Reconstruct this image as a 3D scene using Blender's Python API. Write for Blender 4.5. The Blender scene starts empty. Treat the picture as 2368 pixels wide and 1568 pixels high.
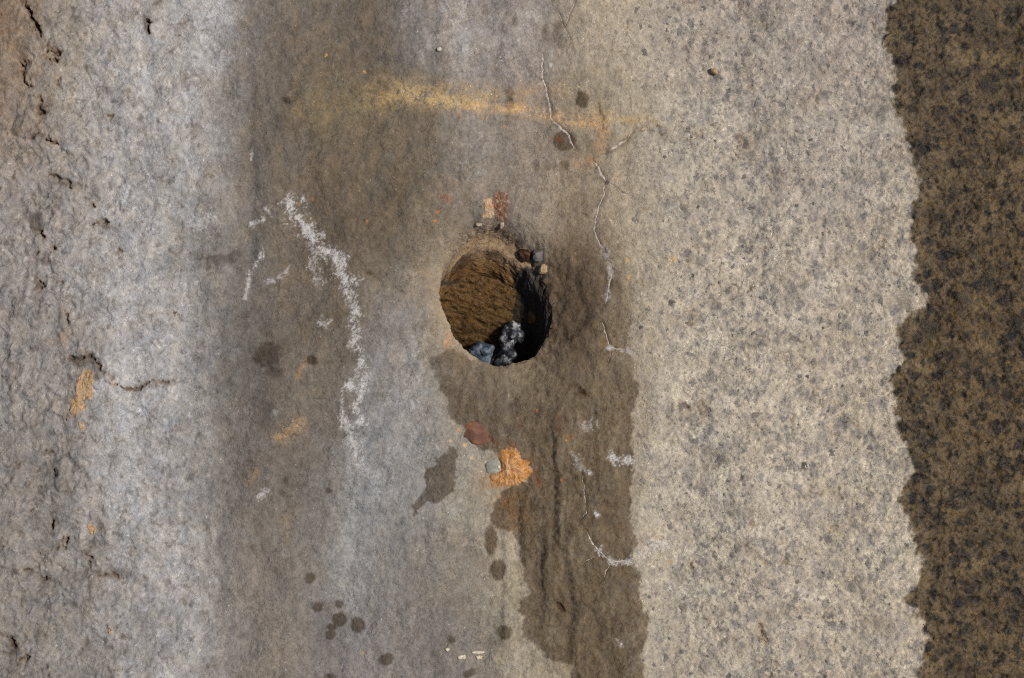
import bpy, bmesh, math, random
import numpy as np
from mathutils import Vector

# ------------------------------------------------------------------ camera, sky, sun, exposure
sc = bpy.context.scene
CAM_H = 1.8
cam_d = bpy.data.cameras.new('camera')
cam = bpy.data.objects.new('camera', cam_d)
sc.collection.objects.link(cam)
cam.location = (0, 0, CAM_H)
cam.rotation_euler = (0, 0, 0)
cam_d.sensor_width = 36
cam_d.lens = 36 * CAM_H / 1.024
cam_d.clip_start = 0.05
cam_d.clip_end = 500
sc.camera = cam

SUN_AZ = math.radians(14)       # measured from +X towards +Y: light arrives from the right
SUN_EL = math.radians(56)
world = bpy.data.worlds.new('World')
sc.world = world
world.use_nodes = True
wn = world.node_tree
bg = wn.nodes['Background']
sky = wn.nodes.new('ShaderNodeTexSky')
sky.sky_type = 'NISHITA'
sky.sun_disc = False
sky.sun_elevation = SUN_EL
sky.sun_rotation = math.pi / 2 - SUN_AZ
sky.dust_density = 3.0
sky.air_density = 1.0
bg.inputs['Strength'].default_value = 0.06
wn.links.new(sky.outputs[0], bg.inputs['Color'])

sun_d = bpy.data.lights.new('sun', 'SUN')
sun_d.energy = 3.05
sun_d.angle = math.radians(7)
sun_d.color = (1.0, 0.94, 0.86)
sun = bpy.data.objects.new('sun', sun_d)
sc.collection.objects.link(sun)
sdir = Vector((math.cos(SUN_EL) * math.cos(SUN_AZ), math.cos(SUN_EL) * math.sin(SUN_AZ), math.sin(SUN_EL)))
sun.rotation_euler = sdir.to_track_quat('Z', 'Y').to_euler()
sun.location = sdir * 20

sc.view_settings.view_transform = 'Standard'
sc.view_settings.look = 'None'
sc.view_settings.gamma = 1
sc.view_settings.exposure = -0.04
sc.cycles.filter_width = 1.1
sc.cycles.use_denoising = False

# ------------------------------------------------------------------ units: survey grid of the slab, 0.4326 mm a step
S = 1.024 / 2367.0
U0, V0 = 1183.5, 784.0
def X(u): return (np.asarray(u, float) - U0) * S
def Y(v): return (V0 - np.asarray(v, float)) * S
def UU(x): return np.asarray(x) / S + U0
def VV(y): return V0 - np.asarray(y) / S
MM = 0.001

# ------------------------------------------------------------------ numpy noise
rs = np.random.RandomState(7)
PERM = np.concatenate([rs.permutation(1024)] * 2).astype(np.int32)
ang = rs.rand(1024).astype(np.float32) * 2 * np.pi
GX, GY = np.cos(ang), np.sin(ang)
def perlin(x, y, seed=0):
    ra = seed * 1.37 + .6; ca, sa = np.float32(math.cos(ra)), np.float32(math.sin(ra))
    x = np.asarray(x, np.float32); y = np.asarray(y, np.float32)
    x, y = x * ca - y * sa + np.float32(seed * 17.13 + 300), x * sa + y * ca + np.float32(seed * 9.71 + 300)
    xi = np.floor(x); yi = np.floor(y)
    fx = x - xi; fy = y - yi
    xi = xi.astype(np.int32); yi = yi.astype(np.int32)
    u = fx * fx * fx * (fx * (fx * 6 - 15) + 10)
    v = fy * fy * fy * (fy * (fy * 6 - 15) + 10)
    a0 = PERM[xi & 1023]; a1 = PERM[(xi + 1) & 1023]
    def g(a, yy, dx, dy):
        h = PERM[(a + yy) & 1023]
        return GX[h] * dx + GY[h] * dy
    n00 = g(a0, yi, fx, fy); n10 = g(a1, yi, fx - 1, fy)
    n01 = g(a0, yi + 1, fx, fy - 1); n11 = g(a1, yi + 1, fx - 1, fy - 1)
    return (n00 + u * (n10 - n00) + v * ((n01 + u * (n11 - n01)) - (n00 + u * (n10 - n00)))) * 1.5
def fbm(x, y, oct=3, seed=0, gain=0.5):
    s = 0; a = 1; t = 0
    for o in range(oct):
        s = s + a * perlin(x * 2 ** o, y * 2 ** o, seed + o * 3); t += a; a *= gain
    return s / t
def ridged(x, y, oct=3, seed=0, gain=0.5):
    s = 0; a = 1; t = 0
    for o in range(oct):
        s = s + a * (1 - np.abs(perlin(x * 2 ** o, y * 2 ** o, seed + o * 3)) * 1.6); t += a; a *= gain
    return s / t
def worley(x, y, seed=0):
    xi = np.floor(x).astype(np.int32); yi = np.floor(y).astype(np.int32)
    f1 = np.full(np.shape(x), 9.0, np.float32); f2 = f1.copy(); cid = np.zeros(np.shape(x), np.int32)
    for dx in (-1, 0, 1):
        for dy in (-1, 0, 1):
            h = PERM[(PERM[(xi + dx + seed * 31) & 1023] + yi + dy) & 1023]
            px = xi + dx + (h & 31) / 31.0; py = yi + dy + (h >> 5) / 31.0
            d = np.sqrt((x - px) ** 2 + (y - py) ** 2).astype(np.float32)
            c = d < f1
            f2 = np.where(c, f1, np.minimum(f2, d)); cid = np.where(c, h, cid); f1 = np.where(c, d, f1)
    return f1, f2, cid
def sst(a, b, x):
    t = np.clip((x - a) / (b - a), 0, 1)
    return t * t * (3 - 2 * t)
def lin(c):
    c = np.asarray(c, float) / 255.0
    return np.where(c <= 0.04045, c / 12.92, ((c + 0.055) / 1.055) ** 2.4)
def segdist(u, v, pts, closed=False, reach=80):
    """distance to a polyline and the running position (0..1) along it"""
    P = list(pts) + ([pts[0]] if closed else [])
    P = np.array(P, float)
    L = np.hypot(*(P[1:] - P[:-1]).T); T = max(L.sum(), 1e-6); acc = 0
    d = np.full(u.shape, 1e3, np.float32); t = np.zeros(u.shape, np.float32)
    lo = P.min(0) - reach; hi = P.max(0) + reach
    k = np.where((u > lo[0]) & (u < hi[0]) & (v > lo[1]) & (v < hi[1]))[0]
    if len(k) == 0: return d, t
    uu = u[k]; vv = v[k]; dd = np.full(len(k), 1e3); tt = np.zeros(len(k))
    for i in range(len(L)):
        a = P[i]; b = P[i + 1]; e = b - a
        s = np.clip(((uu - a[0]) * e[0] + (vv - a[1]) * e[1]) / max(L[i] ** 2, 1e-9), 0, 1)
        q = np.hypot(uu - a[0] - s * e[0], vv - a[1] - s * e[1])
        c = q < dd
        dd = np.where(c, q, dd); tt = np.where(c, (acc + s * L[i]) / T, tt); acc += L[i]
    d[k] = dd; t[k] = tt
    return d, t
def polysd(u, v, pts, reach=120):
    """signed distance to a polygon, negative inside"""
    d, _ = segdist(u, v, pts, True, reach)
    k = np.where(d < 999)[0]
    uu = u[k]; vv = v[k]; ins = np.zeros(len(k), bool)
    n = len(pts)
    for i in range(n):
        (ax, ay), (bx, by) = pts[i], pts[(i + 1) % n]
        if ay == by: continue
        c = ((ay > vv) != (by > vv)) & (uu < (bx - ax) * (vv - ay) / (by - ay) + ax)
        ins ^= c
    d[k] = np.where(ins, -d[k], d[k])
    return d

# ------------------------------------------------------------------ the hole's mouth
HC = (1146.0, 694.0)
def hz(p): return (953.6 + p[0] * 0.3134, 404.6 + p[1] * 0.3134)
MOUTH = [hz(p) for p in [(205,800),(197,900),(215,980),(248,1040),(270,1120),(300,1195),(360,1252),(420,1318),(500,1370),(560,1395),(660,1412),(730,1400),(790,1385),(850,1365),(900,1335),(950,1270),(1000,1200),(1022,1120),(1030,1020),(1012,930),(985,830),(950,740),(895,650),(810,560),(710,480),(600,432),(500,425),(405,462),(335,540),(280,620),(225,690),(208,750)]]
_th = np.array([math.atan2(-(p[1] - HC[1]), p[0] - HC[0]) for p in MOUTH])
_rr = np.array([math.hypot(p[0] - HC[0], p[1] - HC[1]) for p in MOUTH])
_o = np.argsort(_th); _th = _th[_o]; _rr = _rr[_o]
TH = np.linspace(-np.pi, np.pi, 721)
_R = np.interp(TH, np.concatenate([_th - 2 * np.pi, _th, _th + 2 * np.pi]), np.concatenate([_rr] * 3))
_k = np.hanning(15); _k /= _k.sum()
_R = np.convolve(np.concatenate([_R[-31:-1], _R, _R[1:31]]), _k, 'same')[30:-30]
_R += 3.0 * perlin(np.cos(TH) * 6, np.sin(TH) * 6, 3) + 2.4 * perlin(np.cos(TH) * 17, np.sin(TH) * 17, 4) + 1.1 * perlin(np.cos(TH) * 40, np.sin(TH) * 40, 5)
_R += 7 * np.exp(-((TH - math.radians(92)) / .35) ** 2) + 12 * np.exp(-((TH - math.radians(52)) / .13) ** 2)
def RIM(th): return np.interp(th, TH, _R)
def rimdist(u, v):
    du = u - HC[0]; dv = -(v - HC[1])
    return np.hypot(du, dv) - RIM(np.arctan2(dv, du))

# ------------------------------------------------------------------ survey of the slab's colours (sRGB as seen in even light)
CP = """
0 20 130 114 98;50 60 136 123 110;150 60 150 142 132;250 60 156 150 144;340 130 162 157 151;430 60 160 157 152;500 40 172 170 168;560 60 134 127 119
600 60 122 114 106;680 60 116 106 95;760 60 112 103 92;850 60 110 100 89;920 80 114 106 98;960 90 126 120 115;1060 60 150 143 136;1120 60 147 139 132;1180 60 140 131 124;1240 60 148 139 131;1300 60 150 139 124
1380 60 164 152 134;1460 80 176 163 143
40 250 146 132 118;110 200 146 138 128;220 230 154 149 143;340 260 164 160 156;450 260 160 156 152;520 240 142 137 131;580 240 112 105 97;660 230 108 99 89;760 230 112 103 88;880 260 110 101 87;980 290 112 102 89;1060 300 132 124 116;1100 330 146 138 130;1180 310 138 129 120;1250 320 142 131 118;1350 320 138 126 108;1420 300 158 146 126;1480 250 174 162 141
50 420 148 141 134;150 450 150 144 138;280 430 157 153 149;400 450 156 153 149;500 430 140 135 129;570 420 116 109 102;650 430 112 103 92;780 430 108 98 86;900 430 110 100 87;1000 420 116 106 92;1060 460 122 112 101;1150 400 128 118 106;1220 420 144 132 117;1280 450 150 137 120;1350 450 138 124 106;1440 470 170 157 136
50 620 150 144 139;180 620 153 149 145;300 620 160 157 154;420 620 146 142 137;500 620 130 124 117;580 620 110 104 97;680 640 114 104 92;800 560 108 98 86;900 600 106 97 85;970 560 116 106 93;1000 650 144 130 112;1040 520 134 122 106;1300 560 126 111 92;1350 640 122 107 88;1410 600 148 134 115;1480 640 176 163 140
50 800 146 140 135;180 820 144 139 134;300 800 160 157 155;400 780 156 153 150;480 800 136 132 128;560 820 112 107 101;640 780 108 100 91;720 800 112 102 90;800 760 114 104 92;900 760 132 126 120;960 740 144 137 129;1010 780 146 133 115;1340 760 120 106 88;1420 800 160 147 126
50 980 142 137 131;150 1000 144 138 132;260 980 158 156 154;360 980 156 154 152;450 980 134 130 125;540 980 124 118 111;600 980 107 100 93;680 960 112 103 93;760 960 112 103 93;860 920 136 131 127;950 900 146 141 136;1010 960 146 139 130;1060 880 144 132 114
50 1150 140 134 128;180 1150 142 137 132;300 1120 156 154 152;420 1120 146 143 140;500 1120 130 125 119;580 1120 116 109 101;660 1120 114 106 97;740 1100 122 115 107;850 1100 138 134 130;950 1130 144 138 132;1050 1100 148 140 129;1110 1120 156 146 130
50 1320 136 130 124;180 1320 140 135 129;300 1320 150 146 142;400 1300 156 153 150;480 1320 146 141 135;560 1300 132 124 115;640 1300 124 116 107;720 1260 128 121 113;800 1280 142 138 134;900 1300 142 135 128;980 1330 134 125 115;1080 1300 132 123 111;1170 1300 158 147 128
50 1500 132 127 121;180 1500 138 133 127;300 1500 146 142 138;420 1480 152 149 146;520 1500 140 134 128;600 1480 130 122 113;680 1520 126 118 109;760 1520 120 115 111;850 1500 138 132 127;950 1520 130 123 116;1040 1520 122 116 109;1130 1500 134 126 114;1200 1520 158 148 130
1300 980 150 138 118;1300 1250 150 138 118;1350 1500 148 136 116
1600 80 178 165 146;1780 80 172 160 143;1950 60 172 159 143;2150 80 172 158 138
1600 350 180 168 147;1780 350 176 164 146;1950 350 176 164 146
1600 620 184 171 149;1800 620 184 171 150;2000 620 182 169 147
1620 900 186 174 152;1800 900 186 173 150;2000 900 186 172 148
1620 1150 186 174 152;1800 1150 186 173 151;2000 1150 186 173 149
1600 1400 182 170 148;1800 1400 184 171 149;2000 1400 186 173 149
1600 1540 176 164 143;1800 1540 180 167 145;2000 1540 184 170 147
2300 300 172 156 130;2300 800 174 156 128;2300 1300 172 156 130
"""
_cp = np.array([[float(t) for t in q.split()] for q in CP.replace('\n', ';').split(';') if q.strip()])
CPU, CPV, CPC = _cp[:, 0], _cp[:, 1], lin(_cp[:, 2:5])
_gu = np.linspace(-250, 2617, 144); _gv = np.linspace(-250, 1818, 104)
_GU, _GV = np.meshgrid(_gu, _gv)
_w = np.exp(-((_GU[..., None] - CPU) ** 2 / (2 * 30.0 ** 2) + (_GV[..., None] - CPV) ** 2 / (2 * 75.0 ** 2))) + 1e-4 / (1 + ((_GU[..., None] - CPU) ** 2 + (_GV[..., None] - CPV) ** 2) / 60.0 ** 2) ** 2
GRID = (_w @ CPC) / _w.sum(-1, keepdims=True)
def tone(u, v):
    a = np.clip((u - _gu[0]) / (_gu[1] - _gu[0]), 0, len(_gu) - 1.001)
    b = np.clip((v - _gv[0]) / (_gv[1] - _gv[0]), 0, len(_gv) - 1.001)
    i = a.astype(int); j = b.astype(int); a = (a - i)[:, None]; b = (b - j)[:, None]
    return (GRID[j, i] * (1 - a) + GRID[j, i + 1] * a) * (1 - b) + (GRID[j + 1, i] * (1 - a) + GRID[j + 1, i + 1] * a) * b

# wet patches
WET_STRIP = [(990,826),(1000,872),(1028,912),(1044,968),(1066,984),(1100,1030),(1150,1052),(1228,1084),(1214,1112),(1150,1134),(1153,1180),(1135,1194),(1140,1222),(1184,1226),(1204,1290),(1220,1366),(1201,1408),(1213,1470),(1240,1500),(1280,1530),(1330,1540),(1300,1600),(1270,1760),
             (1540,1780),(1500,1600),(1482,1520),(1504,1462),(1490,1402),(1479,1340),(1466,1290),(1470,1230),(1456,1180),(1461,1100),(1465,1040),(1460,960),(1474,880),(1464,830),(1449,790),(1458,720),(1440,650),(1412,560),(1330,500),(1262,560),(1240,640),(1240,760),(1200,820),(1150,835),(1090,825),(1040,806)]
WET_RIGHT = [(2078,-600),(2070,-100),(2066,0),(2050,55),(2049,85),(2060,115),(2072,130),(2080,190),(2075,210),(2082,275),(2103,300),(2110,345),(2122,390),(2135,430),(2128,460),(2110,500),(2108,520),(2122,590),(2118,640),(2150,680),(2160,705),(2100,740),(2082,760),(2085,800),(2100,830),(2060,880),(2075,915),(2085,990),(2110,1040),(2120,1090),(2092,1120),(2090,1160),(2100,1200),(2115,1230),(2125,1270),(2150,1310),(2120,1350),(2098,1385),(2140,1440),(2150,1480),(2140,1520),(2125,1568),(2140,1700),(2150,2200),(3600,2200),(3600,-600)]
WET_BLOB = [(1012,1064),(1040,1036),(1056,1050),(1052,1090),(1050,1140),(1012,1163),(985,1160),(957,1190),(953,1168),(984,1132),(980,1100)]
WET_SPOTS = [(1135,1250,15,32),(1152,1317,19,24),(1166,1461,17,17),(1044,1478,9,9),(893,1525,16,15),(735,1406,12,12),(783,1400,11,10),(784,1434,17,17),(766,1452,12,9),(762,1469,11,13),(827,1447,17,19),(717,1338,12,13),(1347,230,16,20),(1304,326,26,24),(855,632,7,6),(663,232,8,7),(1080,1560,12,10),(757,1136,7,7),(720,832,13,13),(1046,1044,10,10),(1090,1555,10,8),(760,1566,12,7),(1160,1180,22,30)]
BROWN_SPOTS = [(618,822,34,32,.8),(632,862,24,14,.6),(1240,380,10,14,.6),(1266,386,8,10,.5),(1305,382,12,14,.6),(1290,70,13,26,.6),(1262,75,10,22,.6),(1178,215,12,16,.6),(1180,240,13,14,.5),(1288,98,30,14,.4),(610,960,22,40,.4),(510,600,34,14,.5),(545,585,20,9,.4),(85,250,9,15,.6),(75,510,18,26,.8),(95,600,10,16,.6),(85,655,8,13,.6),(450,300,14,20,.5),(335,55,8,22,.8),(1190,48,8,10,.6),(1165,65,7,9,.5),(215,440,10,16,.5),(190,835,45,13,.6),(215,868,18,12,.5),(385,886,18,10,.45),(340,892,30,8,.5),(660,1110,8,9,.6),(670,1000,14,10,.3),(650,1140,10,7,.4),(1240,1235,9,10,.4),(290,210,10,12,.4),(320,330,9,9,.5),(310,230,22,14,.35),(455,590,34,12,.35),(240,520,9,14,.7),(230,1230,12,22,.4),(220,1260,30,10,.4),(250,1330,50,12,.4)]
# dark cracks and pits on the crumpled left side: polyline, half width, depth in mm
CRACKS = [([(48,0),(60,28),(72,44),(80,62),(88,78)],5,8),([(104,114),(120,122),(122,134),(108,132)],7,6),([(34,138),(50,142),(46,156)],6,6),([(40,165),(52,192),(60,196)],4,4),([(78,216),(86,228),(90,236)],4,4),([(128,182),(132,192)],5,5),([(78,240),(88,258),(84,264)],6,4),
          ([(60,315),(78,304)],4,3),([(95,320),(118,324),(122,330)],4,5),([(104,402),(122,404),(148,416),(162,432),(170,434)],3.5,4),([(190,454),(205,468),(212,478)],5,4),([(82,534),(92,542)],5,7),([(78,572),(72,590)],4,3),([(112,570),(120,576)],5,5),([(208,520),(216,516),(222,512),(232,508),(246,516)],4,5),([(268,584),(274,580),(276,574)],5,4),
          ([(145,722),(150,740),(158,768)],3.5,4),([(82,650),(92,658),(84,668)],5,4),([(128,650),(142,656)],2,2),([(152,826),(172,830),(200,824),(222,838),(232,860),(246,868)],6,4),([(255,884),(275,896),(300,902),(325,894),(345,884),(370,882),(402,884)],4,4),([(330,40),(342,48),(336,58),(340,72)],4,10),([(244,268),(256,262),(244,278),(242,300)],2,2),([(388,360),(396,368),(400,380)],2,2),([(398,722),(408,730),(412,735)],3,3),
          ([(154,950),(148,975)],4,4),([(98,1044),(120,1044)],4,4),([(118,1085),(116,1105)],3,3),([(118,1210),(112,1230)],4,5),([(148,1248),(138,1266),(120,1272)],5,4),([(185,1275),(195,1290),(206,1292)],3,3),([(200,1290),(202,1312)],3,3),([(225,1335),(245,1330),(275,1340)],6,3),([(42,1320),(60,1326)],3,3),([(88,1345),(105,1340)],4,3),([(0,1480),(20,1490),(22,1510)],6,5),([(40,1530),(58,1526)],5,4),([(66,1180),(40,1195)],3,2),([(10,1080),(30,1072)],3,2),([(1520,290),(1528,312)],5,4),
          ([(1576,936),(1592,946)],5,4),([(1400,300),(1384,240)],2,1),([(1756,1445),(1765,1465),(1775,1485)],5,5),([(1715,320),(1728,342)],7,3),([(1600,1300),(1606,1320)],4,4),([(1332,892),(1350,912)],4,3),([(1290,1395),(1305,1415)],6,4)]
# dark drip lines below the hole
DRIPS = [([(1290,930),(1278,965),(1278,1000),(1282,1060),(1286,1110),(1285,1160),(1284,1200),(1280,1260),(1283,1310)],7,.85),([(1250,1180),(1262,1200),(1252,1330),(1255,1400),(1250,1470)],7,.7),([(1205,1140),(1200,1210),(1206,1270),(1206,1300)],6,.7),([(1312,1220),(1308,1290),(1320,1360),(1330,1410),(1320,1460),(1315,1540),(1335,1568)],8,.7),([(1380,930),(1376,965)],4,.7),([(1244,1060),(1240,1110)],4,.5),([(1360,1400),(1385,1445)],4,.5),([(1215,940),(1238,960),(1240,990)],5,.5),([(1190,925),(1194,960)],4,.5),([(1420,1430),(1418,1470)],5,.4),
         ([(1160,1180),(1163,1290),(1160,1400),(1156,1568)],5,.35),([(1370,690),(1362,735),(1330,772),(1295,800)],9,.55),([(1300,600),(1330,650),(1345,700)],7,.4),([(1425,640),(1432,690)],9,.4),([(1400,820),(1425,860),(1430,900)],12,.4)]
# powdery white salt: polyline, half width, strength
SALT = [([(668,468),(686,500),(712,535),(750,575),(788,612),(802,645)],25,.9),([(700,520),(722,590),(735,650)],18,.6),([(795,640),(812,690),(826,730),(818,790),(836,850),(832,890)],17,.85),([(800,890),(835,900),(820,940),(838,985)],15,.85),([(790,900),(790,960),(788,990)],5,.8),([(800,985),(815,1020),(830,1060)],22,.7),([(580,518),(608,510)],9,.9),([(605,580),(598,605),(576,630)],9,.95),([(575,640),(566,690)],6,.6),([(745,748),(765,742)],9,.7),([(615,650),(650,640),(662,622)],7,.5),([(490,20),(530,50)],26,.5),([(460,30),(540,20)],20,.4),([(480,500),(455,520)],22,.55),([(580,340),(578,370)],5,.7),([(628,500),(612,480)],4,.7),
        ([(1415,1055),(1436,1070),(1450,1062)],13,1.0),([(1350,990),(1380,985)],14,.5),([(1325,1050),(1345,1085)],10,.4),([(1385,1276),(1404,1290)],15,1.0),([(1408,1298),(1470,1302)],8,1.0),([(1470,1295),(1510,1275),(1545,1250)],20,.5),([(1430,1478),(1436,1490)],8,.8),([(1365,1092),(1368,1095)],7,.7),([(1378,1188),(1380,1191)],6,.9),([(600,1150),(618,1135)],9,.6),([(1275,120),(1272,150)],5,.8),([(1410,805),(1470,815)],8,.7),([(1405,600),(1415,640)],8,.5),([(1400,690),(1405,670)],10,.6),([(1380,480),(1376,520)],7,.5),([(1395,570),(1402,600)],12,.4),([(1555,1355),(1548,1362)],9,.6),([(630,960),(660,930)],8,.2),([(300,870),(420,900)],20,.25),([(1000,90),(980,130)],14,.35),([(940,20),(935,60)],18,.3),([(1040,20),(1075,110)],24,.3),([(1240,20),(1170,100)],30,.25),([(745,730),(755,760)],6,.4),([(150,1235),(135,1245)],6,.4),([(270,1440),(262,1447)],7,.5)]
# ochre rust smears: polyline, half width, strength, colour
RUST = [([(700,250),(800,235),(880,235)],42,.24,(156,136,98)),([(925,212),(1000,228),(1100,243)],15,.75,(200,174,128)),([(880,215),(1000,215),(1180,235)],34,.40,(180,152,106)),([(1080,240),(1200,250),(1300,275),(1370,285)],15,.6,(198,164,120)),([(1370,285),(1400,300),(1385,340),(1370,370)],12,.4,(196,152,108)),([(1380,270),(1500,278)],14,.45,(194,162,114)),([(1330,380),(1370,372)],13,.22,(190,152,114)),([(1200,215),(1300,205)],20,.24,(186,154,114)),([(1140,1120),(1170,1150),(1190,1200)],30,.42,(172,124,66)),([(1225,1060),(1245,1120)],10,.5,(180,105,45)),([(1100,990),(1150,1030),(1190,1030)],9,.7,(150,75,45)),([(1195,955),(1205,985)],9,.5,(165,95,70)),([(1190,1100),(1230,1200)],12,.2,(180,128,76)),([(30,20),(0,60)],50,.22,(140,112,82)),([(20,90),(10,190)],26,.15,(160,135,108)),([(650,1010),(690,980)],16,.6,(178,148,112)),([(690,870),(705,835)],7,.6,(184,148,105)),([(130,795),(145,775)],14,.4,(160,125,85)),([(505,205),(470,220)],9,.2,(140,100,70)),([(1030,452),(1040,462)],7,.8,(168,100,72)),([(1395,800),(1400,780)],8,.3,(190,150,90)),([(1515,1270),(1520,1230)],8,.2,(200,150,90)),([(1290,960),(1292,1000)],6,.7,(150,82,62)),([(1310,1010),(1322,1012)],6,.6,(185,125,55)),([(1035,770),(1040,810)],7,.5,(196,140,100)),([(1290,320),(1295,324)],5,.8,(190,110,50)),([(660,1200),(665,1250)],10,.2,(180,140,90)),([(590,1090),(575,1120)],9,.3,(186,148,105))]
SPECKS = [(753,128,5,(226,180,90)),(842,166,4.5,(226,180,110)),(1060,265,4,(214,130,60)),(1070,275,3,(214,130,60)),(1118,272,4,(214,140,70)),(1165,293,5,(205,115,60)),(840,1512 ,4,(200,160,80)),(1015,455,3,(210,110,60)),(1006,512,5,(224,140,60)),(849,512,4,(224,140,60)),(722,460,3,(214,130,50)),(690,472,4,(220,150,60)),(790,612,3,(220,150,80)),(1012,490,5,(210,130,60)),(1028,800,5,(190,110,70)),(1030,790,4,(220,160,120)),(1297,1110,4,(190,110,60)),(1040,1020,4,(220,180,110)),(1075,1030,6,(216,180,110)),(1090,1060,6,(220,186,120)),(1060,995,4,(200,140,60)),(905,905,3,(150,100,60)),(1310,1020,4,(200,150,60)),(1500,285,4,(214,150,90)),(1352,975,4,(210,180,140)),(1240,950,4,(200,100,60)),(1450,600,8,(200,168,110)),(1455,640,7,(206,170,110)),(1555,600,9,(205,165,100)),(1425,415,4,(210,150,80)),(1550,1300,5,(205,150,90)),(1700,1475,4,(206,150,80)),(1640,1435,3,(220,140,70))]

VEINS = [([(1256,120),(1253,150),(1253,178),(1261,201),(1266,232),(1274,258),(1272,273),(1287,289),(1302,302),(1315,312),(1320,330),(1330,345)], 3.0),
         ([(1330,0),(1318,26),(1311,49),(1303,62)], 1.6),
         ([(1290,24),(1303,62),(1312,78),(1323,104)], 1.5),
         ([(1369,371),(1380,384),(1390,402),(1400,423)], 3.0),
         ([(1400,423),(1395,438),(1396,451),(1385,474),(1376,508),(1373,534),(1387,565),(1398,582)], 2.2),
         ([(1400,423),(1416,430),(1436,447),(1460,456),(1480,474),(1496,488)], 1.5),
         ([(1417,622),(1410,652),(1405,678),(1398,706)], 2.2),
         ([(1393,742),(1398,765),(1403,783),(1411,804),(1440,808),(1470,816)], 1.8),
         ([(1383,768),(1398,772)], 1.4),
         ([(1413,808),(1410,822),(1405,840)], 1.2),
         ([(1406,351),(1418,343),(1431,334),(1446,326)], 3.2),
         ([(1440,331),(1452,318),(1460,303),(1475,301),(1490,298),(1506,302)], 2.6),
         ([(1356,1229),(1369,1254),(1385,1274),(1400,1290),(1415,1298),(1440,1299),(1466,1301)], 2.2),
         ([(1410,1303),(1402,1320),(1393,1338)], 1.3),
         ([(1380,1284),(1360,1294),(1343,1305)], 1.2),
         ([(1345,1085),(1347,1110),(1352,1140),(1354,1165),(1355,1186),(1340,1202)], 1.1),
         ([(1607,1329),(1622,1335),(1645,1348)], 1.6)]

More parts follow.
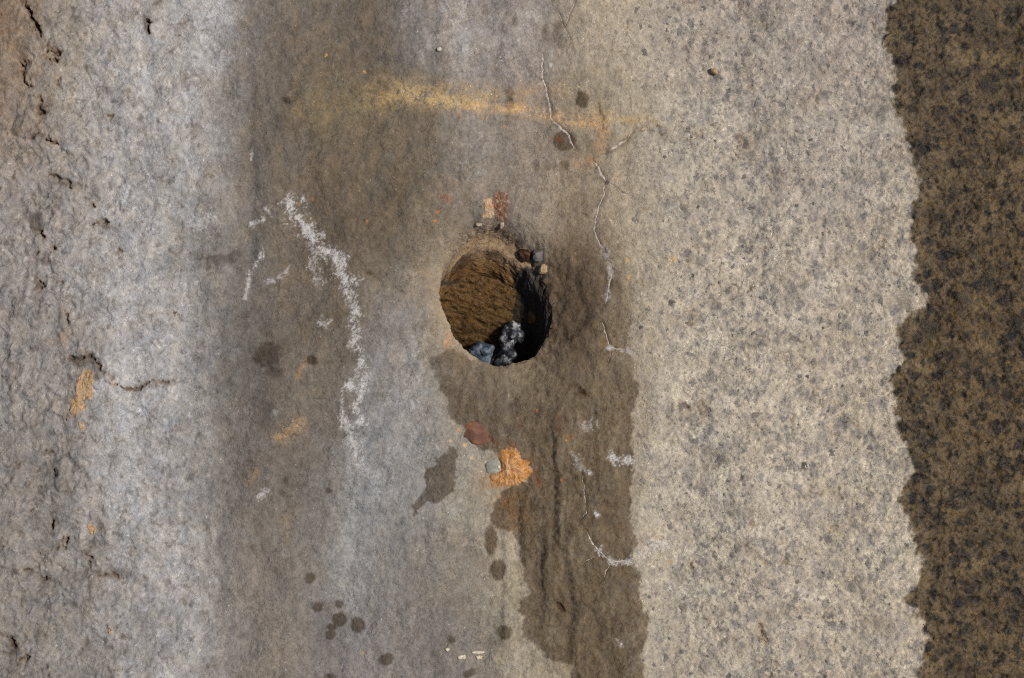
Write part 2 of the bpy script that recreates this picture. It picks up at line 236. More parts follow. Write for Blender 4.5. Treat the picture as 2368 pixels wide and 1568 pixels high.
def build_fields(u, v, tube=False):
    """height (m), albedo, wetness, speckle strength and grain weight of the slab at survey points"""
    n = len(u)
    wu = u + 30 * fbm(u / 75, v / 95, 4, 11, .6)
    wv = v + 36 * fbm(u / 75, v / 75, 3, 15)
    wu = wu + 26 * fbm(u / 9, v / 11, 3, 17, .8) * sst(1500, 1300, u)
    col = tone(wu, wv)
    lift = (sst(560, 400, wu) * (1 - .9 * sst(300, 130, wu)))[:, None]
    grey_ = col.mean(1, keepdims=True)
    col = col * (1 - .22 * lift) + grey_ * .22 * lift
    col = col * (1 + .13 * lift)
    cool = np.exp(-((wu - 900) / 190) ** 2 - ((wv - 1130) / 330) ** 2)[:, None]
    col = col * (1 + cool * np.array([-.055, .004, .045]))
    warm = np.exp(-((wu - 830) / 190) ** 2 - ((wv - 380) / 330) ** 2)[:, None]
    col = col * (1 + warm * np.array([-.02, -.05, -.11]))
    eb = sst(1400, 1550, wu)[:, None]
    col = col * (1 + eb * np.array([-.04, -.014, .045]))
    wL = sst(640, 400, wu); wLL = sst(330, 150, wu + 30 * fbm(u / 140, v / 140, 2, 8)); wR = sst(1400, 1640, wu); wM = np.clip(1 - wL - wR, 0, 1)
    wE = sst(1395, 1500, wu)
    # ---- relief
    z = -0.030 * (X(u) / 0.5) ** 2 * 0.5
    qu = u + 26 * fbm(u / 50, v / 50, 3, 21); qv = v + 26 * fbm(u / 50, v / 50, 3, 25)
    big = fbm(qu / 90, qv / 110, 3, 31)
    fold = ridged(qu / 62, qv / 80, 3, 35, 0.55)
    small = fbm(qu / 15, qv / 15, 3, 41)
    f1, f2, _ = worley(qu / 52, qv / 60, 2)
    lump = sst(0, .6, f2 - f1)
    mdl = fbm(qu / 34, qv / 40, 3, 37, .55)
    z = z + MM * (wL * (2.4 * big + 1.1 * small + 1.7 * mdl) + wLL * (.4 * lump + 3.0 * mdl * sst(-.3, .4, fbm(u / 120, v / 140, 2, 39)) + 5.0 * fbm(u / 130 + .3 * v / 130, v / 190, 3, 43) + .5 * small))
    z = z + MM * (6.5 * fbm(u / 230, v / 640, 2, 47) + 2.2 * fbm(u / 80, v / 260, 2, 49) * (1 - wR))
    z = z - MM * 2.5 * np.exp(-((u + 10 * fbm(v / 80, v / 300, 2, 45) - 578) / 16) ** 2) * sst(60, 200, v) * sst(760, 560, v)
    f1r, f2r, idr = worley(qu / 19, qv / 19, 5)
    mid = fbm(u / 26, v / 26, 3, 51)
    fine = fbm(u / 8, v / 8, 2, 55)
    z = z + MM * wR * (2.8 * mid + 1.15 * fine + 1.0 * np.clip(f2r - f1r, 0, .45) + 1.5 * fbm(u / 120, v / 120, 2, 57))
    streak = fbm(u / 15 + 2.5 * fbm(u / 60, v / 60, 2, 62), v / 70, 3, 61)
    z = z + MM * wM * (0.15 * streak + (.55 + .5 * fbm(u / 70, v / 90, 2, 64)) * fine + 1.5 * fbm(u / 24, v / 34, 3, 65) + 1.6 * fbm(u / 100, v / 160, 2, 67))
    # ---- mouth: funnelled lip above, hollow to the right
    rd = rimdist(u, v)
    th = np.arctan2(-(v - HC[1]), u - HC[0])
    topw = np.clip(np.cos(th - math.radians(85)), 0, 1) ** 1.5
    rgtw = np.clip(np.cos(th - math.radians(-8)), 0, 1)
    rdp = np.clip(rd, 0, None)
    chip = np.clip(fbm(np.cos(th) * 9, np.sin(th) * 9, 2, 69) + .15, 0, 1) * (1 - .9 * topw) * .6
    z = z - MM * ((1.6 + 5 * chip) * np.exp(-rdp / (4 + 7 * chip)) + topw * 13 * np.exp(-(rdp / 26) ** 1.3) + rgtw * 9 * np.exp(-(rdp / 75) ** 2) + 3.0 * np.exp(-(rdp / 30) ** 2) + 5.0 * np.exp(-(rdp / 95) ** 2))
    z = z + MM * (rgtw * 3.4 + topw * 1.0) * np.exp(-rdp / 70) * fbm(u / 22, v / 26, 3, 71) * 1.6
    run_w = sst(1130, 1240, u) * sst(1480, 1420, u) * sst(840, 960, v)
    z = z + MM * run_w * (1.7 * (ridged(u / 34 + 1.1 * fbm(u / 60, v / 90, 3, 73), v / 150, 2, 75, .5) - .7) * sst(-.4, .3, fbm(u / 70, v / 110, 2, 74)) + 1.3 * fbm(u / 14, v / 20, 3, 77))
    # ---- colour mottling
    m1 = fbm(u / 45, v / 45, 3, 81)[:, None]; m2 = fbm(u / 16, v / 16, 3, 85)[:, None]; m3 = fbm(u / 5.5, v / 5.5, 2, 89)[:, None]
    m0 = fbm(u / 130, v / 150, 3, 79)[:, None]
    col = col * (1 + wL[:, None] * (0.25 * m0 + 0.28 * m1 + 0.30 * m2 + 0.18 * m3))
    col = col * (1 + wM[:, None] * (0.09 * streak[:, None] +   .18 * m0 + 0.24 * m1 + 0.32 * m2 + 0.16 * m3))
    blot = sst(.12, .42, fbm(u / 24, v / 26, 4, 82, .65))[:, None]
    col = col * (1 - blot * (wL * .42)[:, None] * np.array([.92, 1, 1.06]))
    dab = sst(.2, .5, fbm(u / 13, v / 13, 3, 84, .65))[:, None]
    col = col * (1 + dab * (wL * .34)[:, None])
    pit = np.maximum(sst(.36, .52, fbm(u / 9, v / 9, 2, 86)), wLL * sst(.34, .46, fbm(u / 20, v / 22, 3, 87, .6))) * (wL * .8 + .15 * wM) * sst(-.1, .35, fbm(u / 60, v / 60, 2, 88))
    col = col * (1 - .46 * pit[:, None] * np.array([.9, 1, 1.08])); z = z - MM * (1.0 + 1.6 * wLL) * pit
    sand = sst(.16, .5, fbm(u / 5, v / 5, 2, 93)) * (wM + .5 * wL) * (.55 + .9 * fbm(u / 60, v / 60, 2, 91))
    col = col * (1 - .34 * np.clip(sand, 0, 1)[:, None]); z = z - MM * .3 * np.clip(sand, 0, 1)
    # short dark runs where water has crept down the smooth middle
    slit = sst(.22, .45, fbm(u / 7 + .5 * fbm(u / 30, v / 30, 2, 90), v / 20, 3, 92, .65)) * wM * sst(-.15, .35, fbm(u / 130, v / 160, 2, 94) + .35 * sst(950, 1250, v) - .1)
    col = col * (1 - .15 * slit[:, None] * np.array([1, .98, .94])); z = z - MM * .12 * slit
    # ochre and slate runs in the smooth middle
    runs = fbm(u / 40 + v / 130, v / 85, 4, 96, .65)[:, None] * (1 - .6 * sst(700, 1000, v))[:, None]
    col = col * (1 + (wM * sst(1250, 1000, u))[:, None] * runs * np.array([.22, .13, -.02]))
    # warm and cool drifts
    hue = (fbm(u / 42, v / 48, 4, 95, .6))[:, None]
    col = col * (1 + (wL + .6 * wM)[:, None] * hue * np.array([0.09, 0.0, -0.13]))
    # pale crests, dirt in the hollows of the crumpled part
    vein = np.clip(ridged(qu / 26, qv / 26, 2, 99) - .55, 0, 1)[:, None]
    col = col * (1 + 0.45 * wL[:, None] * vein * (0.5 + m1))
    dirt = (wLL * .8 * sst(.10, .0, f2 - f1) * sst(0, .4, fbm(u / 70, v / 70, 2, 103)))[:, None]
    col = col * (1 - dirt * np.array([.40, .46, .52]))
    # bluish salt bloom between the smear and the hole
    bl = (np.exp(-((u - 940) / 90) ** 2 - ((v - 880) / 150) ** 2) + np.exp(-((u - 850) / 90) ** 2 - ((v - 1110) / 70) ** 2) + .8 * np.exp(-((u - 800) / 40) ** 2 - ((v - 1290) / 130) ** 2) + .8 * np.exp(-((u - 1095) / 40) ** 2 - ((v - 350) / 70) ** 2) + 1.0 * np.exp(-((u - 1060) / 60) ** 2 - ((v - 70) / 110) ** 2) + .8 * np.exp(-((u - 1180) / 70) ** 2 - ((v - 130) / 90) ** 2) + .6 * np.exp(-((u - 950) / 40) ** 2 - ((v - 60) / 60) ** 2))
    bl = (bl * sst(-.12, .55, .8 * fbm(u / 7, v / 7, 3, 107, .7) + .7 * fbm(u / 36, v / 50, 3, 109)))[:, None]
    col = col + bl * np.array([.122, .119, .119])
    # gritty tan on the right: grey grains sunk in the paste
    clus = fbm(u / 70, v / 60, 3, 115)
    gu = u + 5 * fbm(u / 11, v / 11, 2, 112); gv = v + 5 * fbm(u / 11, v / 11, 2, 114)
    def round_grains(size, frac, seed, r0, r1):
        a1, _, ci = worley(gu / size, gv / size, seed)
        pick = ((ci * 73) % 101) / 101.0
        rr_ = r0 + (r1 - r0) * (((ci * 37) % 97) / 97.0)
        return sst(rr_ + .16, rr_ - .12, a1) * (pick < frac + .35 * clus) * (.55 + .45 * (((ci * 53) % 89) / 89.0))
    gr = sst(.10, .45, fbm(u / 7, v / 6.5, 2, 111) + .30 * clus)
    gA = round_grains(13, .55, 3, .22, .42); gB = round_grains(27, .60, 4, .20, .46); gC = round_grains(52, .26, 6, .16, .34)
    gmid = sst(.0, .42, fbm(gu / 17, gv / 16, 3, 113, .6) + .25 * clus)
    gamt = np.clip(gr * .38 * (.4 + .6 * wR) + gA * .42 * (.35 + .65 * wR) + gB * .62 * (.2 + .8 * wR) + gC * .6 * wR + gmid * .28 * wR, 0, 1) * wE
    GREY = lin((128, 123, 118))
    col = col * (1 - gamt[:, None]) + gamt[:, None] * GREY * (1 + .25 * m3)
    pale = (np.clip(fbm(u / 8, v / 8, 3, 121) - .12, 0, 1) * wE * (1 - gamt))[:, None]
    col = col * (1 + .75 * pale)
    soft_ = sst(.05, .40, fbm(qu / 95, qv / 75, 3, 313, .55))[:, None] * wR[:, None]
    col = col * (1 - soft_ * .42) + soft_ * .42 * lin((150, 142, 134))
    bigv = fbm(u / 110, v / 60, 2, 123)[:, None]
    col = col * (1 + wR[:, None] * (bigv * .22 + .16 * m1 + .14 * m2) * np.array([.9, 1, 1.12]))
    # ---- rim colours: lit bevel on the left and below, painted paler
    lip = np.exp(-(rdp / 26) ** 2) * np.clip(np.cos(th - math.radians(205)), 0, 1)
    col = col * (1 - .55 * lip[:, None]) + .55 * lip[:, None] * lin((166, 148, 124))
    topdirt = topw ** 2 * np.exp(-(rdp / 16) ** 2)
    crumb = sst(-.1, .35, fbm(u / 9, v / 5, 2, 127))[:, None]
    td = topdirt[:, None] * .8
    col = col * (1 - td) + td * (lin((178, 158, 130)) * crumb + lin((92, 72, 52)) * (1 - crumb))
    # ---- rust, salt, specks
    for pts, w, st, c in RUST:
        d, t = segdist(u, v, pts, False, w * 2.5)
        k = np.where(d < w * 2.4)[0]
        if len(k) == 0: continue
        m = np.exp(-(d[k] / w) ** 2) * st * (1 if w > 11 else .62)
        g = fbm(u[k] / 5, v[k] / 5, 3, 131, .7) * 1.3 + .9 * fbm(u[k] / 40, v[k] / 22, 2, 133)
        m = np.clip(m * (.85 + 1.7 * g), 0, .9)[:, None]
        col[k] = col[k] * (1 - m) + m * lin(c)
    salt = np.zeros(n)
    for pts, w, st in SALT:
        d, t = segdist(u, v, pts, False, w * 2.5)
        k = np.where(d < w * 2.4)[0]
        if len(k) == 0: continue
        g = fbm(u[k] / 6.5, v[k] / 6.5, 4, 137, .85) * 1.1 + .7 * fbm(u[k] / 26, v[k] / 30, 2, 139)
        m = .80 * sst(.0, .8, g * 1.3 + .38 + (.12 if w > 20 else .05) - (d[k] / w) ** 1.3 * .55) * min(1, st * 1.05)
        salt[k] = np.maximum(salt[k], m * sst(2.3, 1.2, d[k] / w))
    # ---- wet areas
    wn_ = 7 * fbm(u / 22, v / 22, 3, 141) + 3 * fbm(u / 6, v / 6, 2, 145)
    soft = 3 + 60 * sst(800, 560, v)
    sd = polysd(u, v, WET_STRIP)
    wet = sst(soft, -soft * .8 - 2, sd + wn_ + 20 * fbm(u / 40, v / 40, 4, 147, .65)) * (0.80 + .20 * sst(840, 1010, v)) * (sst(500, 640, v) * .85 + .15)
    edge = np.exp(-((sd + 22) / 22) ** 2) * sst(700, 800, v)
    wet = np.clip(wet * (1 + .12 * edge) * (1 - .20 * sst(-.1, .5, fbm(u / 50, v / 80, 2, 149))), 0, 1)
    wet = wet * .95 * (1 + .30 * fbm(u / 20, v / 24, 4, 153, .65) + .14 * fbm(u / 5, v / 6, 2, 155))
    wet = np.clip(wet, 0, 1.12)
    near = np.exp(-(rdp / 40) ** 2) * sst(820, 860, v) * .22
    wet = wet * (1 - near)
    for (cu, cv, a, b) in WET_SPOTS:
        k = np.where((np.abs(u - cu) < 3 * a + 10) & (np.abs(v - cv) < 3 * b + 10))[0]
        if len(k) == 0: continue
        q = (np.hypot((u[k] - cu) / a, (v[k] - cv) / b) - 1) * min(a, b)
        wet[k] = np.maximum(wet[k], sst(3, -3, q + wn_[k] * .8) * 1.0)
    sd = polysd(u, v, WET_BLOB); wet = np.maximum(wet, sst(2.5, -2.5, sd + wn_ * 1.5) * .95)
    sdr = polysd(u, v, WET_RIGHT, 1500)
    wr = sst(7, -7, sdr + wn_ * 1.6 + 22 * fbm(u / 40, v / 40, 3, 143, .6) - 4)
    wr = np.where((u > 2300) & (sdr > 900), 1, wr)
    for cu, cv, a, b, st in BROWN_SPOTS:
        k = np.where((np.abs(u - cu) < 3 * a) & (np.abs(v - cv) < 3 * b))[0]
        if len(k) == 0: continue
        q = np.hypot((u[k] - cu) / a, (v[k] - cv) / b) + .5 * fbm(u[k] / 12, v[k] / 12, 3, 151)
        m = (sst(1.25, .6, q) * st)[:, None]
        col[k] = col[k] * (1 - m * np.array([.62, .67, .72]))
    wetm = np.array([.40, .345, .285]); wetr = np.array([.226, .183, .118])
    col = col * (1 - wet[:, None] * (1 - wetm))
    # right-hand seep: grains turn nearly black, paste turns olive brown
    wr_ = wr[:, None]
    wetr2 = wetr * (1.20 - 1.05 * np.clip(gamt * 1.2, 0, .95)[:, None]) * (1 + .35 * bigv + .3 * m1)
    col = col * (1 - wr_ * (1 - wetr2))
    # ---- dark drip lines
    wig = 6 * fbm(u / 30, v / 45, 2, 161)
    for pts, w, st in DRIPS:
        d, t = segdist(u + wig, v, pts, False, w * 3)
        k = np.where(d < w * 3)[0]
        if len(k) == 0: continue
        g = fbm(u[k] / 5, v[k] / 9, 2, 165)
        m = np.clip(np.exp(-(d[k] / w) ** 2) * st * (1 + 1.3 * g) * np.sin(np.pi * np.clip(t[k], .06, .94)) ** .4, 0, 1)
        col[k] = col[k] * (1 - m[:, None] * np.array([.72, .73, .72]))
        z[k] -= MM * 1.4 * m
    m = salt[:, None]
    col = col * (1 - m) + m * lin((214, 211, 209))
    z = z + MM * .3 * salt
    for cu, cv, a, c in SPECKS:
        k = np.where((np.abs(u - cu) < 14) & (np.abs(v - cv) < 14))[0]
        if len(k) == 0: continue
        m = .7 * sst(a * .65 + 1, a * .65 - 1.5, np.hypot(u[k] - cu, (v[k] - cv) * .8) + 3 * fbm(u[k] / 4, v[k] / 4, 2, 171))[:, None]
        col[k] = col[k] * (1 - m) + m * lin(c)
    hair = sst(.045, .0, np.abs(fbm(qu / 85, qv / 85, 3, 301))) * sst(.05, .35, fbm(u / 100, v / 100, 2, 305)) * np.clip(wR + .8 * wL, 0, 1) * (1 - .6 * wLL)
    col = col * (1 - .42 * hair[:, None] * np.array([.85, 1, 1.12])); z = z - MM * .9 * hair
    # ---- cracks
    wg = 11 * fbm(u / 18, v / 18, 3, 175)
    wg2 = 11 * fbm(u / 18, v / 18, 3, 179)
    for pts, w, dep in CRACKS:
        d, t = segdist(u + wg, v + wg2, pts, False, w * 4)
        k = np.where(d < w * 3)[0]
        if len(k) == 0: continue
        g = np.clip(.75 + 1.7 * fbm(u[k] / 15, v[k] / 15, 3, 183, .6), .05, 1.9) * (.25 + .9 * np.sin(np.pi * np.clip(t[k], .04, .96)) ** .6)
        m = sst(1.5, .2, d[k] / (w * g)) * sst(-.55, .1, fbm(u[k] / 24, v[k] / 24, 2, 191))
        z[k] -= MM * dep * m * (1 + .5 * wLL[k])
        col[k] = col[k] * (1 - (m * .50)[:, None] * np.array([.88, 1.0, 1.10]))
        hal = np.exp(-(d[k] / (w * 2.2)) ** 2) * np.clip(.22 + .5 * fbm(u[k] / 13, v[k] / 13, 2, 193), 0, .5)
        col[k] = col[k] * (1 - hal[:, None] * np.array([.7, 1, 1.3]))
    for pts, w in VEINS:
        d, t = segdist(u, v, pts, False, 30)
        k = np.where(d < 20)[0]
        if len(k) == 0: continue
        hal = np.exp(-(d[k] / (w * 2.4)) ** 2) * (.30 + .5 * fbm(u[k] / 12, v[k] / 12, 2, 187))
        col[k] = col[k] * (1 - np.clip(hal, 0, .6)[:, None] * np.array([.9, 1, 1.1]))
        z[k] -= MM * 1.0 * np.exp(-(d[k] / (w * 2)) ** 2)
    # general wear far outside the surveyed part keeps the same grains
    spk = (.33 * wM + .32 * wL + .46 * wR) * (1 + .9 * fbm(u / 55, v / 70, 3, 311))
    wet_all = np.clip(np.maximum(wet * .8, wr), 0, 1)
    return dict(z=z, col=np.clip(col, .006, .9), wet=wet_all, spk=spk, wE=wE, wr=wr, rd=rd)

# ------------------------------------------------------------------ materials
def node_mat(name):
    m = bpy.data.materials.new(name); m.use_nodes = True
    nt = m.node_tree
    return m, nt, nt.nodes['Principled BSDF']
def N(nt, t, **kw):
    n = nt.nodes.new(t)
    for k, v in kw.items(): setattr(n, k, v)
    return n
def noise(nt, scale, detail=3, rough=.6, vec=None, ntype=None):
    n = N(nt, 'ShaderNodeTexNoise'); n.inputs['Scale'].default_value = scale; n.inputs['Detail'].default_value = detail; n.inputs['Roughness'].default_value = rough
    if vec is not None: nt.links.new(vec, n.inputs['Vector'])
    return n.outputs['Fac']
def math_(nt, op, a, b=None, c=None):
    n = N(nt, 'ShaderNodeMath', operation=op)
    for i, q in enumerate((a, b, c)):
        if q is None: continue
        if isinstance(q, (int, float)): n.inputs[i].default_value = q
        else: nt.links.new(q, n.inputs[i])
    return n.outputs[0]
def rock_material():
    m, nt, b = node_mat('weathered_rock')
    L = nt.links.new
    geo = N(nt, 'ShaderNodeNewGeometry')
    pos = geo.outputs['Position']
    base = N(nt, 'ShaderNodeAttribute', attribute_name='tone')
    wet = N(nt, 'ShaderNodeAttribute', attribute_name='wet').outputs['Fac']
    spk = N(nt, 'ShaderNodeAttribute', attribute_name='speckle').outputs['Fac']
    mp = N(nt, 'ShaderNodeMapping'); mp.inputs['Rotation'].default_value = (.5, .35, .9); L(pos, mp.inputs['Vector']); pos = mp.outputs[0]
    n1 = noise(nt, 330, 3, .65, pos); n2 = noise(nt, 900, 2, .6, pos)
    nd = noise(nt, 560, 1, .5, pos)
    mr = N(nt, 'ShaderNodeMapRange'); mr.interpolation_type = 'SMOOTHSTEP'; L(nd, mr.inputs[0]); mr.inputs[1].default_value = .56; mr.inputs[2].default_value = .70; mr.inputs[3].default_value = 0; mr.inputs[4].default_value = .62
    vo = N(nt, 'ShaderNodeTexVoronoi'); vo.inputs['Scale'].default_value = 420; L(pos, vo.inputs['Vector'])
    sepc = N(nt, 'ShaderNodeSeparateColor'); L(vo.outputs['Color'], sepc.inputs[0])
    glint = math_(nt, 'MULTIPLY', math_(nt, 'GREATER_THAN', sepc.outputs[0], .987), math_(nt, 'LESS_THAN', vo.outputs['Distance'], .30))  # tiny sparkles of wet rock, painted as pale dots
    s = math_(nt, 'ADD', math_(nt, 'MULTIPLY', math_(nt, 'SUBTRACT', n1, .5), 1.9), math_(nt, 'MULTIPLY', math_(nt, 'SUBTRACT', n2, .5), 1.9))
    gain = math_(nt, 'MULTIPLY_ADD', math_(nt, 'MULTIPLY', s, spk), 1.0, 1.0)
    gain = math_(nt, 'SUBTRACT', gain, math_(nt, 'MULTIPLY', mr.outputs[0], spk))
    gain = math_(nt, 'MULTIPLY', gain, 1.07)
    gain = math_(nt, 'MAXIMUM', gain, .25)
    gain = math_(nt, 'ADD', gain, math_(nt, 'MULTIPLY', glint, .9))
    mul = N(nt, 'ShaderNodeVectorMath', operation='SCALE'); L(base.outputs['Color'], mul.inputs[0]); L(gain, mul.inputs['Scale'])
    # warm and cool mineral grains
    n3 = noise(nt, 420, 2, .6, pos)
    hs = N(nt, 'ShaderNodeHueSaturation'); L(mul.outputs[0], hs.inputs['Color'])
    L(math_(nt, 'MULTIPLY_ADD', n3, 1.1, .45), hs.inputs['Saturation'])
    L(hs.outputs[0], b.inputs['Base Color'])
    r = math_(nt, 'MULTIPLY_ADD', wet, -.42, .92)
    L(math_(nt, 'ADD', r, math_(nt, 'MULTIPLY', math_(nt, 'SUBTRACT', n2, .5), math_(nt, 'MULTIPLY', wet, .5))), b.inputs['Roughness'])
    L(math_(nt, 'MULTIPLY_ADD', wet, .08, .16), b.inputs['Specular IOR Level'])
    bp = N(nt, 'ShaderNodeBump'); bp.inputs['Distance'].default_value = .0014; bp.inputs['Strength'].default_value = .75
    L(math_(nt, 'ADD', n1, math_(nt, 'MULTIPLY', n2, .5)), bp.inputs['Height']); L(bp.outputs[0], b.inputs['Normal'])
    return m
ROCK = rock_material()
def simple_mat(name, c1, c2, scale=200, rough=.8, bump=.0006, spec=.3, c3=None, s2=None, trans=0):
    m, nt, b = node_mat(name)
    L = nt.links.new
    pos = N(nt, 'ShaderNodeNewGeometry').outputs['Position']
    f = noise(nt, scale, 4, .65, pos)
    rp = N(nt, 'ShaderNodeValToRGB'); rp.color_ramp.elements[0].position = .36; rp.color_ramp.elements[1].position = .64
    rp.color_ramp.elements[0].color = (*lin(c1), 1); rp.color_ramp.elements[1].color = (*lin(c2), 1)
    L(f, rp.inputs[0]); out = rp.outputs[0]
    if c3 is not None:
        g = noise(nt, s2 or scale * .5, 3, .6, pos)
        r2 = N(nt, 'ShaderNodeValToRGB'); r2.color_ramp.elements[0].position = .52; r2.color_ramp.elements[1].position = .64
        L(g, r2.inputs[0])
        mx = N(nt, 'ShaderNodeMix', data_type='RGBA'); L(r2.outputs[0], mx.inputs[0]); L(out, mx.inputs[6]); mx.inputs[7].default_value = (*lin(c3), 1)
        out = mx.outputs[2]
    L(out, b.inputs['Base Color']); b.inputs['Roughness'].default_value = rough; b.inputs['Specular IOR Level'].default_value = spec
    if trans: b.inputs['Transmission Weight'].default_value = trans
    bp = N(nt, 'ShaderNodeBump'); bp.inputs['Distance'].default_value = bump; bp.inputs['Strength'].default_value = .8
    L(noise(nt, scale * 2.2, 3, .6, pos), bp.inputs['Height']); L(bp.outputs[0], b.inputs['Normal'])
    return m

# ------------------------------------------------------------------ mesh helpers
COL = sc.collection
def mesh_obj(name, co, faces, mat, parent=None, smooth=True):
    me = bpy.data.meshes.new(name)
    co = np.asarray(co, np.float32); faces = np.asarray(faces, np.int32)
    nv, nf, k = len(co), len(faces), faces.shape[1]
    me.vertices.add(nv); me.vertices.foreach_set('co', co.ravel())
    me.loops.add(nf * k); me.loops.foreach_set('vertex_index', faces.ravel())
    me.polygons.add(nf); me.polygons.foreach_set('loop_start', np.arange(0, nf * k, k, dtype=np.int32))
    me.polygons.foreach_set('use_smooth', np.full(nf, smooth))
    me.update(calc_edges=True); me.validate()
    me.materials.append(mat)
    o = bpy.data.objects.new(name, me); COL.objects.link(o)
    if parent: o.parent = parent
    return o
def set_attr(o, col, wet, spk):
    me = o.data; n = len(me.vertices)
    a = me.attributes.new('tone', 'FLOAT_COLOR', 'POINT'); a.data.foreach_set('color', np.concatenate([col, np.ones((n, 1))], 1).astype(np.float32).ravel())
    a = me.attributes.new('wet', 'FLOAT', 'POINT'); a.data.foreach_set('value', np.asarray(wet, np.float32))
    a = me.attributes.new('speckle', 'FLOAT', 'POINT'); a.data.foreach_set('value', np.asarray(spk, np.float32))
def thing(o, label, cat, group=None):
    o['label'] = label; o['category'] = cat
    if group: o['group'] = group
    return o

# ------------------------------------------------------------------ the rock slab: one sheet, finest where it matters
def axis(half, step):
    a = list(np.arange(-half, half + step / 2, step)); d = step; ext = []
    x = a[-1]
    while x < half + .22: d *= 1.045; x += d; ext.append(x)
    while x < 40: d *= 1.35; x += d; ext.append(x)
    return np.array([-e for e in ext[::-1]] + a + ext)
ax = axis(.545, .00118); ay = axis(.372, .00118)
GXX, GYY = np.meshgrid(ax, ay)
gx = GXX.ravel().astype(float); gy = GYY.ravel().astype(float)
nx, ny = len(ax), len(ay)
# pull the vertices next to the mouth onto its edge so the lip is clean
u = UU(gx); v = VV(gy)
rd = rimdist(u, v)
near = np.where((rd < 1.4) & (rd > -3.0))[0]
du = u[near] - HC[0]; dv = v[near] - HC[1]; rr = np.hypot(du, dv); sc_ = (rr - rd[near]) / rr
u[near] = HC[0] + du * sc_; v[near] = HC[1] + dv * sc_
gx[near] = X(u[near]); gy[near] = Y(v[near])
inside = rd <= -3.0
F = build_fields(u, v)
idx = np.arange(nx * ny).reshape(ny, nx)
q = np.stack([idx[:-1, :-1], idx[:-1, 1:], idx[1:, 1:], idx[1:, :-1]], -1).reshape(-1, 4)
q = q[~inside[q].any(1)]
used = np.zeros(nx * ny, bool); used[q.ravel()] = True
remap = np.cumsum(used) - 1
co = np.stack([gx, gy, F['z']], 1)[used]
slab = mesh_obj('rock_ground', co, remap[q], ROCK)
set_attr(slab, F['col'][used], F['wet'][used], F['spk'][used])
slab['kind'] = 'structure'
slab['label'] = 'weathered grey and tan rock with a drilled hole'

# ------------------------------------------------------------------ the hole: an oblique bore running down towards the lower left
AX = Vector((-.24, -.60, -.76)).normalized()
NT, NS, LEN = 420, 150, .14
tt = np.linspace(-np.pi, np.pi, NT, endpoint=False)
ss = np.concatenate([np.linspace(0, .012, 14)[:-1], np.linspace(.012, LEN, NS - 13)])
TT, SS = np.meshgrid(tt, ss)
R0 = RIM(TT) * S
cx, cy = X(HC[0]), Y(HC[1])
rimz = build_fields(HC[0] + RIM(tt) * np.cos(tt), HC[1] - RIM(tt) * np.sin(tt))['z']
Rm = .060
k = sst(0, .05, SS)
Rw = R0 * (1 - k) + (R0 * .55 + Rm * .45) * k
Rw = Rw * (1 + .0 * SS)
uu_ = TT * 60 / 2.0; 
rough = .0011 * fbm(np.cos(TT) * 6 + 9, np.sin(TT) * 6 + SS * 90, 3, 201) * 2.2 + .0006 * fbm(np.cos(TT) * 9, np.sin(TT) * 9 + SS * 420, 2, 205) * 2
rough = rough + .0022 * fbm(np.cos(TT) * 2.2, np.sin(TT) * 2.2 + SS * 35, 2, 209)
Rw = Rw + rough * sst(0, .006, SS)
# a softly worn notch at the top of the bore
px = cx + Rw * np.cos(TT) + AX.x * SS
py = cy + Rw * np.sin(TT) + AX.y * SS
pz = rimz[None, :] * (1 - sst(0, .03, SS)) + AX.z * SS - .0003
pz = pz + (-.004) * sst(0, .03, SS)
tco = np.stack([px.ravel(), py.ravel(), pz.ravel()], 1)
r_, c_ = np.meshgrid(np.arange(len(ss) - 1), np.arange(NT), indexing='ij')
c2 = (c_ + 1) % NT
tq = np.stack([r_ * NT + c_, r_ * NT + NT + c_, (r_ + 1) * NT + c2, r_ * NT + c2], -1).reshape(-1, 4)
tq[:, 1] = ((r_ + 1) * NT + c_).ravel()
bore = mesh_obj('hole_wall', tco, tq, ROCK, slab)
# colours of the bore
Uq = UU(tco[:, 0] * CAM_H / (CAM_H - tco[:, 2])); Vq = VV(tco[:, 1] * CAM_H / (CAM_H - tco[:, 2]))
Tq = TT.ravel(); Sq = SS.ravel()
g1 = fbm(np.cos(Tq) * 7 + 3, np.sin(Tq) * 7 + Sq * 260, 4, 221)
g2 = fbm(np.cos(Tq) * 2.5, np.sin(Tq) * 2.5 + Sq * 40, 2, 225)
g3 = fbm(np.cos(Tq) * 16, np.sin(Tq) * 16 + Sq * 300, 2, 229)
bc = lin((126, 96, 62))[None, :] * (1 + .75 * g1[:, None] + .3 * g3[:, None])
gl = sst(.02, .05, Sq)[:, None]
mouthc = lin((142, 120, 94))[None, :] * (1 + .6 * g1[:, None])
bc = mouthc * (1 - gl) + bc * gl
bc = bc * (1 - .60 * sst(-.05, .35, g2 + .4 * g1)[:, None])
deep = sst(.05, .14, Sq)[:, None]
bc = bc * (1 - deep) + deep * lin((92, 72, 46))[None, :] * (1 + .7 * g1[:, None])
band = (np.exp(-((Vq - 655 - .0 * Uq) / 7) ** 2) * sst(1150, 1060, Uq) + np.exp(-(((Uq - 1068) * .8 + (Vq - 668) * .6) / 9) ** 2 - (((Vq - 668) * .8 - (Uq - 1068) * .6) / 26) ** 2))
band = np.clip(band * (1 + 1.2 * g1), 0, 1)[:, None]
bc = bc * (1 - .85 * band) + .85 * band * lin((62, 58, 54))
RIM_SHADE = [hz(p) for p in [(790,700),(850,672),(930,720),(1000,830),(1080,930),(1120,1120),(1060,1320),(900,1480),(720,1480),(725,1330),(760,1200),(735,1060),(745,960),(765,900),(790,890),(735,800),(750,740)]]  # outline of the right rim's shadow in the hole, painted near-black
shade_d = polysd(Uq, Vq, RIM_SHADE)
